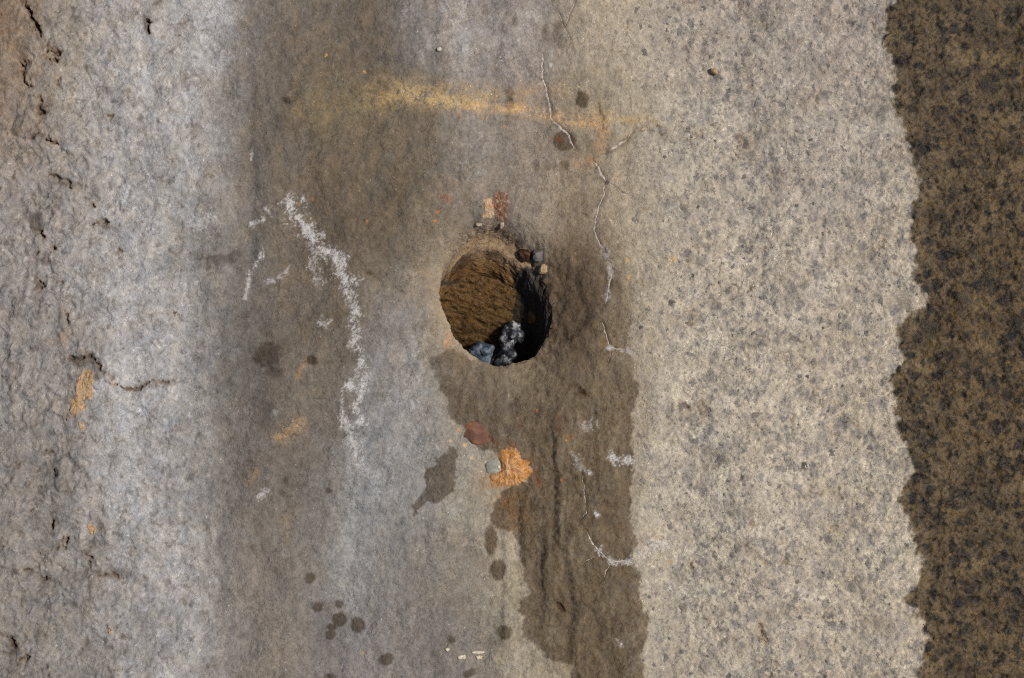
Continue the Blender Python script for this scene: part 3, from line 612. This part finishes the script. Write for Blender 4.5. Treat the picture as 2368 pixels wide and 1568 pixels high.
shade_m = sst(4, -4, shade_d + 3 * g3 + 3 * g1)[:, None]
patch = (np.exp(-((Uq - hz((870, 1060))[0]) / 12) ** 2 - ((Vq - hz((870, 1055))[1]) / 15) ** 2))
shade_m = shade_m * (1 - .75 * sst(.3, .6, patch + .3 * g3)[:, None])
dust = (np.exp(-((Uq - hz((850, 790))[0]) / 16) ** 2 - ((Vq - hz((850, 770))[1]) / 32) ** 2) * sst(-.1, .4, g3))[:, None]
bc = bc * (1 - .93 * shade_m) + .93 * shade_m * (lin((42, 38, 35)) + dust * .12)
# lip joins the slab colour
F2 = build_fields(UU(tco[:, 0]), VV(tco[:, 1]))
jn = (sst(.010, .0, Sq))[:, None]
bc = bc * (1 - jn) + F2['col'] * jn
set_attr(bore, np.clip(bc, .004, .8), np.clip(.25 + .4 * shade_m[:, 0], 0, 1), np.full(len(Sq), .6))
# soil that fills the bore: a rough sheet inside it, sloping away from the upper wall
def floor_h(x_, y_):
    uf = UU(x_); vf = VV(y_)
    h = -.052 - .028 * sst(650, 850, vf) - .006 * (1146 - uf) / 100 + .0
    pa = uf * .93 + vf * .36; pb = vf * .93 - uf * .36
    return h + .0035 * fbm(pa / 40, pb / 16, 4, 231, .6) + .0012 * fbm(pa / 16, pb / 5, 2, 235)
fxs = np.linspace(cx - .125, cx + .075, 200); fys = np.linspace(cy - .15, cy + .06, 210)
FX, FY = np.meshgrid(fxs, fys); fx = FX.ravel(); fy = FY.ravel()
fz = floor_h(fx, fy)
ssf = fz / AX.z
inr = np.hypot(fx - cx - AX.x * ssf, fy - cy - AX.y * ssf)
keep = inr < .075
fi = np.arange(len(fx)).reshape(FX.shape)
fq = np.stack([fi[:-1, :-1], fi[:-1, 1:], fi[1:, 1:], fi[1:, :-1]], -1).reshape(-1, 4)
fq = fq[keep[fq].all(1)]
us = np.zeros(len(fx), bool); us[fq.ravel()] = True; rm = np.cumsum(us) - 1
fco = np.stack([fx, fy, fz], 1)[us]
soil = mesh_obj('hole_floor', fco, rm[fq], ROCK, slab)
uf, vf = UU(fco[:, 0]), VV(fco[:, 1])
pa = uf * .93 + vf * .36; pb = vf * .93 - uf * .36
h1 = fbm(pa / 24, pb / 5, 4, 241, .7)[:, None]; h2 = fbm(pa / 20, pb / 9, 3, 245)[:, None]
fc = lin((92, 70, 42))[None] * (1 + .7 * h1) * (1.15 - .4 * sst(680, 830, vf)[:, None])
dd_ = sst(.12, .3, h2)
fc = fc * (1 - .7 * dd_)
shade_f = sst(3, -3, polysd(UU(fco[:, 0] * CAM_H / (CAM_H - fco[:, 2])), VV(fco[:, 1] * CAM_H / (CAM_H - fco[:, 2])), RIM_SHADE) + 8 * h1[:, 0])[:, None]
fc = fc * (1 - .85 * shade_f) + .85 * shade_f * lin((44, 40, 36))  # same rim shadow darkens the soil colour
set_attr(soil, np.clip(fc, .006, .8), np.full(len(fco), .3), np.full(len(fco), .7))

# ------------------------------------------------------------------ grains sunk in the rock (parts of the slab)
rng = np.random.RandomState(21)
grains = []
fixed = [(1575,72,10,9),(1490,122,9,11),(1655,168,13,11),(1720,332,11,17),(1524,302,8,15),(1590,300,9,9),(2210,440,18,16),(2285,185,26,24),(1690,395,12,12),(1580,480,14,11),(1900,930,12,13),(1575,940,14,10),(2300,900,20,22),(2240,850,16,22),(2230,690,26,24),(2290,30,22,26),(2100,700,18,26),(1990,620,22,18),(1915,700,18,22),(2160,760,20,26),(1775,1470,9,26),(1705,1270,12,11),(1610,1330,15,9),(1925,1440,12,14),(1785,1300,20,14),(1645,1340,9,13),(1550,700,11,8),(1665,1060,12,15),(1560,1090,10,9),(1745,960,10,14),(2045,1305,14,11),(1860,1075,16,12),(1740,560,10,9),(1790,180,12,9),(2020,330,14,15),(1880,420,13,12)]
for cu, cv, a, b in fixed: grains.append((cu, cv, a, b, rng.rand() * 6.28))
cell = {}
def ok(cu, cv, r):
    ci, cj = int(cu // 40), int(cv // 40)
    for i in range(ci - 1, ci + 2):
        for j in range(cj - 1, cj + 2):
            for (a, b, c) in cell.get((i, j), ()):
                if (a - cu) ** 2 + (b - cv) ** 2 < ((c + r) * 1.05) ** 2: return False
    return True
for g in grains: cell.setdefault((int(g[0] // 40), int(g[1] // 40)), []).append((g[0], g[1], max(g[2], g[3])))
tries = 0
while len(grains) < 2300 and tries < 40000:
    tries += 1
    r = 3.2 * math.exp(abs(rng.randn()) * .62)
    if r > 17: continue
    cu = rng.uniform(1400, 2620); cv = rng.uniform(-160, 1740)
    if rng.rand() > float(sst(1380, 1600, cu)): continue
    if cu < 1480 and cv > 540 and rng.rand() < .7: continue
    if not ok(cu, cv, r): continue
    grains.append((cu, cv, r, r * rng.uniform(.55, .95), rng.rand() * 6.28))
    cell.setdefault((int(cu // 40), int(cv // 40)), []).append((cu, cv, r))
G = np.array(grains)
NR = 9
def grain_geo(G):
    n = len(G); base = np.linspace(0, 2 * np.pi, NR, endpoint=False)
    jit = 1 + .30 * rng.randn(n, NR).clip(-1.4, 1.4)
    an = base[None] + rng.uniform(-.22, .22, (n, NR))
    co_ = []; lev = []
    for f, l in ((1.12, 0), (.80, 1), (.40, 2)):
        a = G[:, 2:3] * f * jit * np.cos(an); b = G[:, 3:4] * f * jit * np.sin(an)
        c, s = np.cos(G[:, 4:5]), np.sin(G[:, 4:5])
        co_.append(np.stack([G[:, 0:1] + a * c - b * s, G[:, 1:2] + a * s + b * c], -1)); lev.append(np.full((n, NR), l))
    co_.append(G[:, None, 0:2]); lev.append(np.full((n, 1), 3))
    P = np.concatenate(co_, 1); Lv = np.concatenate(lev, 1)
    return P, Lv
P, Lv = grain_geo(G)
fl = build_fields(P[..., 0].ravel(), P[..., 1].ravel())
gz = fl['z'].reshape(Lv.shape)
sz = np.clip(G[:, 2:3] / 12, .3, 1.4)
cz = gz.mean(1, keepdims=True)
prd = rng.uniform(.15, 1.0, (len(G), 1))
gz = np.where(Lv == 0, gz - .0004, gz * .6 + cz * .4 + MM * sz * prd * np.choose(Lv, [0, .55, .9, .8]))
dk = rng.uniform(.0, 1.0, (len(G), 1, 1))
gcol = lin((142, 137, 130)) * (1 - dk) + lin((80, 79, 78)) * dk
brown = (rng.rand(len(G), 1, 1) < .22)
gcol = np.where(brown, gcol * np.array([1.05, .97, .88]), gcol)
wrv = fl['wr'].reshape(Lv.shape)[..., None]; wv_ = fl['wet'].reshape(Lv.shape)[..., None]
gcol = gcol * (1 - wrv * (1 - np.array([.17, .14, .11]))) * (1 - np.clip(wv_ - wrv, 0, 1) * .6)
basec = fl['col'].reshape(*Lv.shape, 3)
mixf = np.choose(Lv, [0.0, .75, .95, .95])[..., None] * rng.uniform(.5, 1.0, (len(G), 1, 1))
gc = basec * (1 - mixf) + gcol * mixf
tri = []
for i in range(NR):
    j = (i + 1) % NR
    for a in (0, NR):
        tri += [(a + i, a + NR + i, a + j), (a + j, a + NR + i, a + NR + j)]
    tri.append((2 * NR + i, 3 * NR, 2 * NR + j))
tri = np.array(tri)[:, ::-1]
# test winding so the faces look up
_p = P[0]; _t = tri[0]; _a = np.stack([X(_p[_t, 0]), Y(_p[_t, 1])], 1)
if np.cross(_a[1] - _a[0], _a[2] - _a[0]) < 0: tri = tri[:, ::-1]
inview = (G[:, 0] < 2380) & (G[:, 1] > -10) & (G[:, 1] < 1578)
order = np.argsort(-(G[:, 2] * G[:, 3]) * inview)
top = order[:300]; rest = order[300:]
for gi in top:
    c = np.array([X(G[gi, 0]), Y(G[gi, 1]), cz[gi, 0]])
    co_ = np.stack([X(P[gi, :, 0]), Y(P[gi, :, 1]), gz[gi]], 1)
    o = mesh_obj('embedded_grain', co_, tri, ROCK, slab)
    set_attr(o, np.clip(gc[gi], .004, .8), fl['wet'].reshape(Lv.shape)[gi], np.full(len(co_), .55))
nvp = 3 * NR + 1
co_ = np.stack([X(P[rest, :, 0]), Y(P[rest, :, 1]), gz[rest]], -1).reshape(-1, 3)
fa = (tri[None] + (np.arange(len(rest)) * nvp)[:, None, None]).reshape(-1, 3)
o = mesh_obj('embedded_grit', co_, fa, ROCK, slab)
set_attr(o, np.clip(gc[rest].reshape(-1, 3), .004, .8), fl['wet'].reshape(Lv.shape)[rest].ravel(), np.full(len(co_), .55))
o['kind'] = 'stuff'

# ------------------------------------------------------------------ white mineral veins (parts of the slab)
VEIN = simple_mat('vein_mineral', (150, 138, 128), (208, 198, 188), 500, .9)
VEINB = simple_mat('vein_brown', (130, 104, 82), (196, 178, 156), 300, .9)
def vein(pts, w, mat=VEIN, seed=0):
    P = np.array(pts, float); L = np.hypot(*(P[1:] - P[:-1]).T); s = np.concatenate([[0], np.cumsum(L)])
    m = max(6, int(s[-1] / 2.2)); q = np.linspace(0, s[-1], m)
    a = np.interp(q, s, P[:, 0]) + 2.0 * perlin(q / 14, q * 0 + seed, 5) + .9 * perlin(q / 4, q * 0 + seed, 9)
    b = np.interp(q, s, P[:, 1]) + 2.0 * perlin(q / 14, q * 0 + seed, 6) + .9 * perlin(q / 4, q * 0 + seed, 8)
    ta = np.gradient(a); tb = np.gradient(b); ln = np.hypot(ta, tb) + 1e-6; na, nb = -tb / ln, ta / ln
    wd = w * (.80 + .5 * perlin(q / 9, q * 0 + seed, 12) + .35 * perlin(q / 3.5, q * 0 + seed, 13)) * np.clip(np.minimum(q, s[-1] - q) / 14, .12, 1)
    wd = np.clip(wd, .25, None)
    rows = []
    for f, h in ((-1, -.35), (-.5, .30), (0, .5), (.5, .30), (1, -.35)):
        pu = a + na * wd * f; pv = b + nb * wd * f
        zz = build_fields(pu, pv)['z'] + MM * h * np.clip(wd / 2, .5, 1.2)
        rows.append(np.stack([X(pu), Y(pv), zz], 1))
    co = np.stack(rows, 1).reshape(-1, 3)
    fs = [(i * 5 + j, i * 5 + j + 1, i * 5 + 6 + j, i * 5 + 5 + j) for i in range(m - 1) for j in range(4)]
    fs = np.array(fs)
    a0 = co[fs[0]]
    if np.cross((a0[1] - a0[0])[:2], (a0[2] - a0[0])[:2]) < 0: fs = fs[:, ::-1]
    return mesh_obj('mineral_vein', co, fs, mat, slab)
for i_, (pts_, w_) in enumerate(VEINS): vein(pts_, w_ * 1.25, VEINB if i_ == 11 else VEIN, i_ + 1)

# ------------------------------------------------------------------ loose and stuck things
def surf_z(u_, v_): return float(build_fields(np.array([float(u_)]), np.array([float(v_)]))['z'][0])
def stone(name, cu, cv, ru, rv, h, mat, rot=0, seed=0, lump=.22, sub=3, sink=.35, flat=.5, angular=0.0, z=None):
    bm = bmesh.new(); bmesh.ops.create_icosphere(bm, subdivisions=sub, radius=1)
    rg = random.Random(seed); off = rg.random() * 50
    planes = [(Vector((rg.gauss(0, 1), rg.gauss(0, 1), rg.gauss(0, .8))).normalized(), rg.uniform(.62, .85)) for _ in range(9)]
    from mathutils import noise as mn
    for vt in bm.verts:
        p = vt.co.copy()
        f = 1 + lump * mn.noise(p * 1.6 + Vector((off, 0, 0))) + lump * .5 * mn.noise(p * 4 + Vector((0, off, 0)))
        p = p * f
        if angular:
            for nrm, d in planes:
                e = p.dot(nrm) - d
                if e > 0: p -= nrm * e * angular
        vt.co = p
    c, s = math.cos(rot), math.sin(rot)
    for vt in bm.verts:
        x, y, zz = vt.co
        vt.co = Vector(((x * ru * c - y * rv * s) * S, (x * ru * s + y * rv * c) * S, zz * h))
    me = bpy.data.meshes.new(name); bm.to_mesh(me); bm.free()
    for p in me.polygons: p.use_smooth = angular < .5
    me.materials.append(mat)
    o = bpy.data.objects.new(name, me); COL.objects.link(o)
    o.location = (float(X(cu)), float(Y(cv)), (surf_z(cu, cv) if z is None else z) + h * (1 - 2 * sink))
    return o
def flake(name, poly, mat, thick=.0008, seed=0, dome=.0, rag=3.0, soft=.25, cover=1.0):
    """thin irregular scale that follows the rock; its rim is dusted with the rock's own colour"""
    P = np.array(poly, float); c = P.mean(0)
    L = np.hypot(*(np.roll(P, -1, 0) - P).T); s = np.concatenate([[0], np.cumsum(L)]); Q = np.concatenate([P, P[:1]])
    m = max(40, int(s[-1] / 1.6)); q = np.linspace(0, s[-1], m, endpoint=False)
    a = np.interp(q, s, Q[:, 0]); b = np.interp(q, s, Q[:, 1])
    ra, rb = rag * fbm(a / 15, b / 15, 3, seed + 3, .6), rag * fbm(a / 15, b / 15, 3, seed + 43, .6)
    kk_ = np.hanning(9); kk_ /= kk_.sum()
    sa = np.convolve(np.concatenate([a[-8:], a, a[:8]]), kk_, 'same')[8:-8]; sb = np.convolve(np.concatenate([b[-8:], b, b[:8]]), kk_, 'same')[8:-8]
    rows = []; cols = []; c1_, c2_, c3_ = [lin(x_) for x_ in mat]
    nr_ = max(5, int(np.hypot(a - c[0], b - c[1]).mean() / 2.6))
    for f, h, mx in [(1.14, -.7, 0), (1.05, .3, .35), (.97, .8, .8)] + [(max(.01, .9 * (1 - i_ / nr_)), 1, 1) for i_ in range(nr_ + 1)]:
        e_ = max(0, (f - .7) / .3); pu = c[0] + (sa - c[0]) * f + ra * e_; pv = c[1] + (sb - c[1]) * f + rb * e_
        fd = build_fields(pu, pv)
        zz = fd['z'] + thick * h + dome * (1 - min(1, f) ** 2) + .0007 * fbm(pu / 6, pv / 6, 2, 31) * (h > .6) + dome * .35 * fbm(pu / 14, pv / 14, 2, 33) * (h > .6)
        rows.append(np.stack([X(pu), Y(pv), zz], 1))
        g = sst(-.35, .35, fbm(pu / 9, pv / 9, 3, 51 + seed))[:, None]; g2 = sst(.05, .35, fbm(pu / 13, pv / 13, 3, 61 + seed, .6))[:, None]
        cc = c1_ * (1 - g) + c2_ * g; cc = cc * (1 - g2) + c3_ * g2
        k_ = np.clip(mx * (1 - soft * (1 - f)) + .9 * fbm(pu / 5, pv / 5, 2, 71) * (1 if .9 < f < 1.1 else .25), 0, 1)[:, None] if mx else 0
        k_ = k_ * cover
        cols.append(fd['col'] * (1 - k_) + cc * k_)
    co = np.concatenate(rows); k = len(rows)
    fs = np.array([(i * m + j, (i + 1) * m + j, (i + 1) * m + (j + 1) % m, i * m + (j + 1) % m) for i in range(k - 1) for j in range(m)])
    a0 = co[fs[m * 3]]
    if np.cross((a0[1] - a0[0])[:2], (a0[2] - a0[0])[:2]) < 0: fs = fs[:, ::-1]
    o = mesh_obj(name, co, fs, ROCK)
    set_attr(o, np.clip(np.concatenate(cols), .01, .9), np.zeros(len(co)), np.full(len(co), .45))
    return o

OCHRE = ((176, 144, 106), (186, 156, 118), (166, 136, 106))
flk = flake('ochre_patch', [(186,860),(196,853),(208,858),(213,878),(210,909),(205,928),(197,919),(187,934),(194,949),(182,947),(172,958),(160,957),(156,932),(170,914),(172,894),(178,873)], OCHRE, .0005, seed=1, rag=6)
thing(flk, 'large ragged ochre patch stuck on the crumpled grey rock at left', 'clay patch', 'ochre patches on the grey rock')
flk = flake('ochre_patch', [(176,977),(186,978),(191,986),(190,998),(184,994),(181,985)], OCHRE, seed=2)
thing(flk, 'tiny ochre crumb just below the large ragged ochre patch', 'clay patch', 'ochre patches on the grey rock')
flk = flake('ochre_patch', [(194,1214),(206,1217),(216,1222),(214,1238),(207,1241),(201,1232)], OCHRE, seed=3)
thing(flk, 'small three cornered ochre chip low on the grey rock, far below the ragged patch', 'clay patch', 'ochre patches on the grey rock')
flk = flake('ochre_patch', [(243,1448),(249,1454),(257,1466),(252,1470),(245,1469)], OCHRE, seed=4)
thing(flk, 'narrow ochre sliver on grey rock, lowest of the ochre patches', 'clay patch', 'ochre patches on the grey rock')

ORANGE = ((184, 124, 62), (200, 146, 92), (206, 160, 116))
nod = flake('rust_nodule', [(1152,1058),(1160,1045),(1178,1037),(1192,1040),(1200,1052),(1212,1064),(1226,1080),(1227,1096),(1216,1110),(1200,1122),(1180,1124),(1156,1122),(1138,1113),(1130,1102),(1140,1098),(1160,1088),(1156,1072)], ORANGE, .0008, 5, .004, rag=6, cover=.92)
thing(nod, 'bright orange rust nodule swelling from the wet rock below the hole', 'rust nodule')
BROWN = simple_mat('brown_iron_stone', (104, 72, 60), (126, 92, 78), 160, .85, .0006, c3=(150, 106, 72), s2=60)
ib = stone('iron_stone', 1101, 1004, 36, 27, .005, BROWN, rot=-.75, seed=3, sink=.66)
thing(ib, 'oval reddish brown iron stone set beside the orange nodule', 'stone')
GLASS = simple_mat('pale_quartz', (150, 150, 132), (186, 186, 170), 120, .22, .0008, .5, c3=(205, 205, 196), s2=90, trans=.25)
qz = stone('quartz_pebble', 1141, 1078, 20, 27, .006, GLASS, rot=.5, seed=8, sink=.62, angular=.6)
thing(qz, 'glassy pale grey quartz pebble wedged against the orange rust nodule', 'pebble')
RED = ((108, 62, 44), (138, 88, 66), (172, 146, 126))
rp = flake('rust_patch', [(1146,446),(1158,441),(1168,447),(1174,462),(1177,480),(1172,500),(1160,512),(1148,508),(1146,490),(1142,468)], RED, .0004, 6, rag=11, cover=.8)
thing(rp, 'dark red rust scab on the rock above the hole', 'rust scab')
PEACH = ((190, 158, 126), (206, 176, 142), (216, 158, 88))
pp = flake('rust_patch', [(1118,462),(1128,458),(1138,460),(1140,478),(1143,496),(1134,506),(1122,504),(1119,488)], PEACH, .0004, 7, rag=9, cover=.8)
thing(pp, 'pale peach and orange crust left of the dark red scab above the hole', 'mineral crust')
PALE = simple_mat('pale_crumb', (150, 132, 112), (196, 180, 158), 260, .95, .001)
c1 = stone('mortar_crumb', 1105, 518, 10, 6, .005, PALE, .2, 11, .3, sink=.58, angular=.5)
thing(c1, 'pale mortar crumb on the upper lip of the hole, left one of two', 'crumb')
c1 = stone('mortar_crumb', 1160, 518, 6, 10, .005, PALE, -.4, 12, .3, sink=.58, angular=.5)
thing(c1, 'pale upright crumb under the dark red scab at the hole lip', 'crumb')
DKB = simple_mat('dark_brown_stone', (36, 22, 16), (66, 40, 26), 160, .6, .0006, c3=(120, 70, 30), s2=60)
ds = stone('dark_stone', 1213, 586, 20, 17, .007, DKB, -.5, 21, .3, sink=.62, angular=.6)
thing(ds, 'dark brown rounded stone lodged in the upper right lip of the hole', 'stone')
GRY = simple_mat('slate_grey_stone', (92, 86, 86), (128, 120, 118), 150, .8, .0006)
gs = stone('angular_stone', 1248, 588, 20, 20, .007, GRY, .3, 24, .2, sink=.62, angular=.95, sub=2)
thing(gs, 'angular slate grey stone right of the dark brown one at the hole lip', 'stone')
TAN = simple_mat('tan_stone', (150, 124, 92), (184, 160, 130), 170, .9, .0006)
ts = stone('tan_stone', 1256, 622, 13, 15, .006, TAN, .1, 27, .25, sink=.60, angular=.8, sub=2)
thing(ts, 'small tan stone below the angular grey stone at the hole lip', 'stone')
SHELL = ((206, 194, 170), (226, 220, 204), (200, 176, 136))
WHT = simple_mat('white_shell', (196, 184, 160), (226, 220, 204), 200, .7, .0004)
for (poly, lb, sd_) in (([(1056,1520),(1064,1515),(1076,1515),(1078,1520),(1070,1525),(1060,1525)], 'white shell flake near the lower edge, left of the pair', 1),
                        ([(1098,1520),(1106,1515),(1116,1517),(1114,1525),(1104,1526)], 'white shell flake near the lower edge, right of the pair', 2),
                        ([(1088,1508),(1100,1505),(1118,1507),(1120,1511),(1108,1513),(1092,1512)], 'cream sliver lying just above the right white shell flake', 3),
                        ([(1028,1499),(1036,1497),(1040,1502),(1034,1507)], 'tiny cream chip up and left of the white shell flakes', 4)):
    f_ = flake('shell_flake', poly, SHELL, .0012, 20 + sd_, .001, 1.5); thing(f_, lb, 'shell flake', 'shell flakes near the lower edge')
wp = stone('white_pebble', 1015, 114, 6, 5, .0025, WHT, .3, 31, .15, sink=.3)
thing(wp, 'tiny white pebble on brown rock above the ochre streak', 'pebble')
tp = stone('tan_pebble', 1650, 165, 11, 7, .005, TAN, -.4, 33, .3, sink=.3, angular=.6)
thing(tp, 'tan crumb perched beside a dark pit on the gritty rock, upper right', 'pebble')

# knobbly dark lumps lying in the hole
SLAG = simple_mat('blue_black_slag', (30, 32, 37), (70, 74, 82), 120, .5, .0012, .4, c3=(158, 158, 160), s2=130)
SLAGB = simple_mat('blue_slag', (44, 54, 68), (88, 102, 118), 110, .45, .0012, .4, c3=(118, 128, 140), s2=100)
BLK = simple_mat('black_slag', (16, 14, 14), (34, 28, 26), 120, .5, .0006, .5)
def lump(name, balls, mat, label):
    me = bpy.data.meshes.new(name); bm = bmesh.new()
    rg = random.Random(len(balls))
    c0 = Vector()
    from mathutils import noise as mn
    pts = []
    for (zx, zy, r, lift) in balls:
        uq, vq = hz((zx, zy)); z = lift
        k = (CAM_H - z) / CAM_H
        p = Vector((float(X(uq)) * k, float(Y(vq)) * k, z)); pts.append((p, r * .3134 * S))
        c0 += p
    c0 /= len(balls)
    for p, r in pts:
        g = bmesh.ops.create_icosphere(bm, subdivisions=3, radius=r)
        for vt in g['verts']:
            d = vt.co.normalized()
            vt.co = vt.co * (1 + .30 * mn.noise(d * 1.7 + p * 300) + .14 * mn.noise(d * 5 + p * 100)) + p - c0
    bm.to_mesh(me); bm.free(); me.materials.append(mat)
    o = bpy.data.objects.new(name, me); COL.objects.link(o); o.location = c0
    md = o.modifiers.new('fuse', 'REMESH'); md.mode = 'VOXEL'; md.voxel_size = .0011; md.use_smooth_shade = True
    sm = o.modifiers.new('soften', 'SMOOTH'); sm.iterations = 9; sm.factor = .5
    return thing(o, label, 'stone lump', 'dark lumps in the hole')
zf = float(floor_h(X(hz((690, 1240))[0]), Y(hz((690, 1240))[1])))
zb = zf + .012
lump('slag_lump', [(725,1160,66,zb),(700,1225,66,zb-.002),(690,1290,64,zb-.006),(680,1350,70,zb-.010),(735,1105,34,zb+.006),(780,1112,26,zb+.006),(795,1175,36,zb+.004),(795,1220,28,zb),(690,1160,38,zb+.008),(745,1175,40,zb+.012),(685,1285,34,zb+.010),(730,1335,48,zb+.004),(690,1370,54,zb+.002),(650,1390,54,zb-.004),(672,1210,34,zb+.010)], SLAG, 'dark knobbly slag lump standing upright in the hole, right of the bluish one')
lump('slag_lump', [(505,1310,72,zb-.006),(545,1300,56,zb-.004),(575,1278,34,zb),(494,1258,34,zb+.002),(465,1292,44,zb),(440,1312,38,zb-.002),(520,1355,62,zb-.006),(535,1300,38,zb+.004)], SLAGB, 'smaller bluish slag lump low in the hole, left of the upright one')
lump('slag_lump', [(630,1290,26,zb-.014),(610,1330,34,zb-.012),(595,1370,36,zb-.010),(575,1400,36,zb-.010),(640,1240,18,zb-.016)], BLK, 'black slab shaped lump between the two paler lumps in the hole')
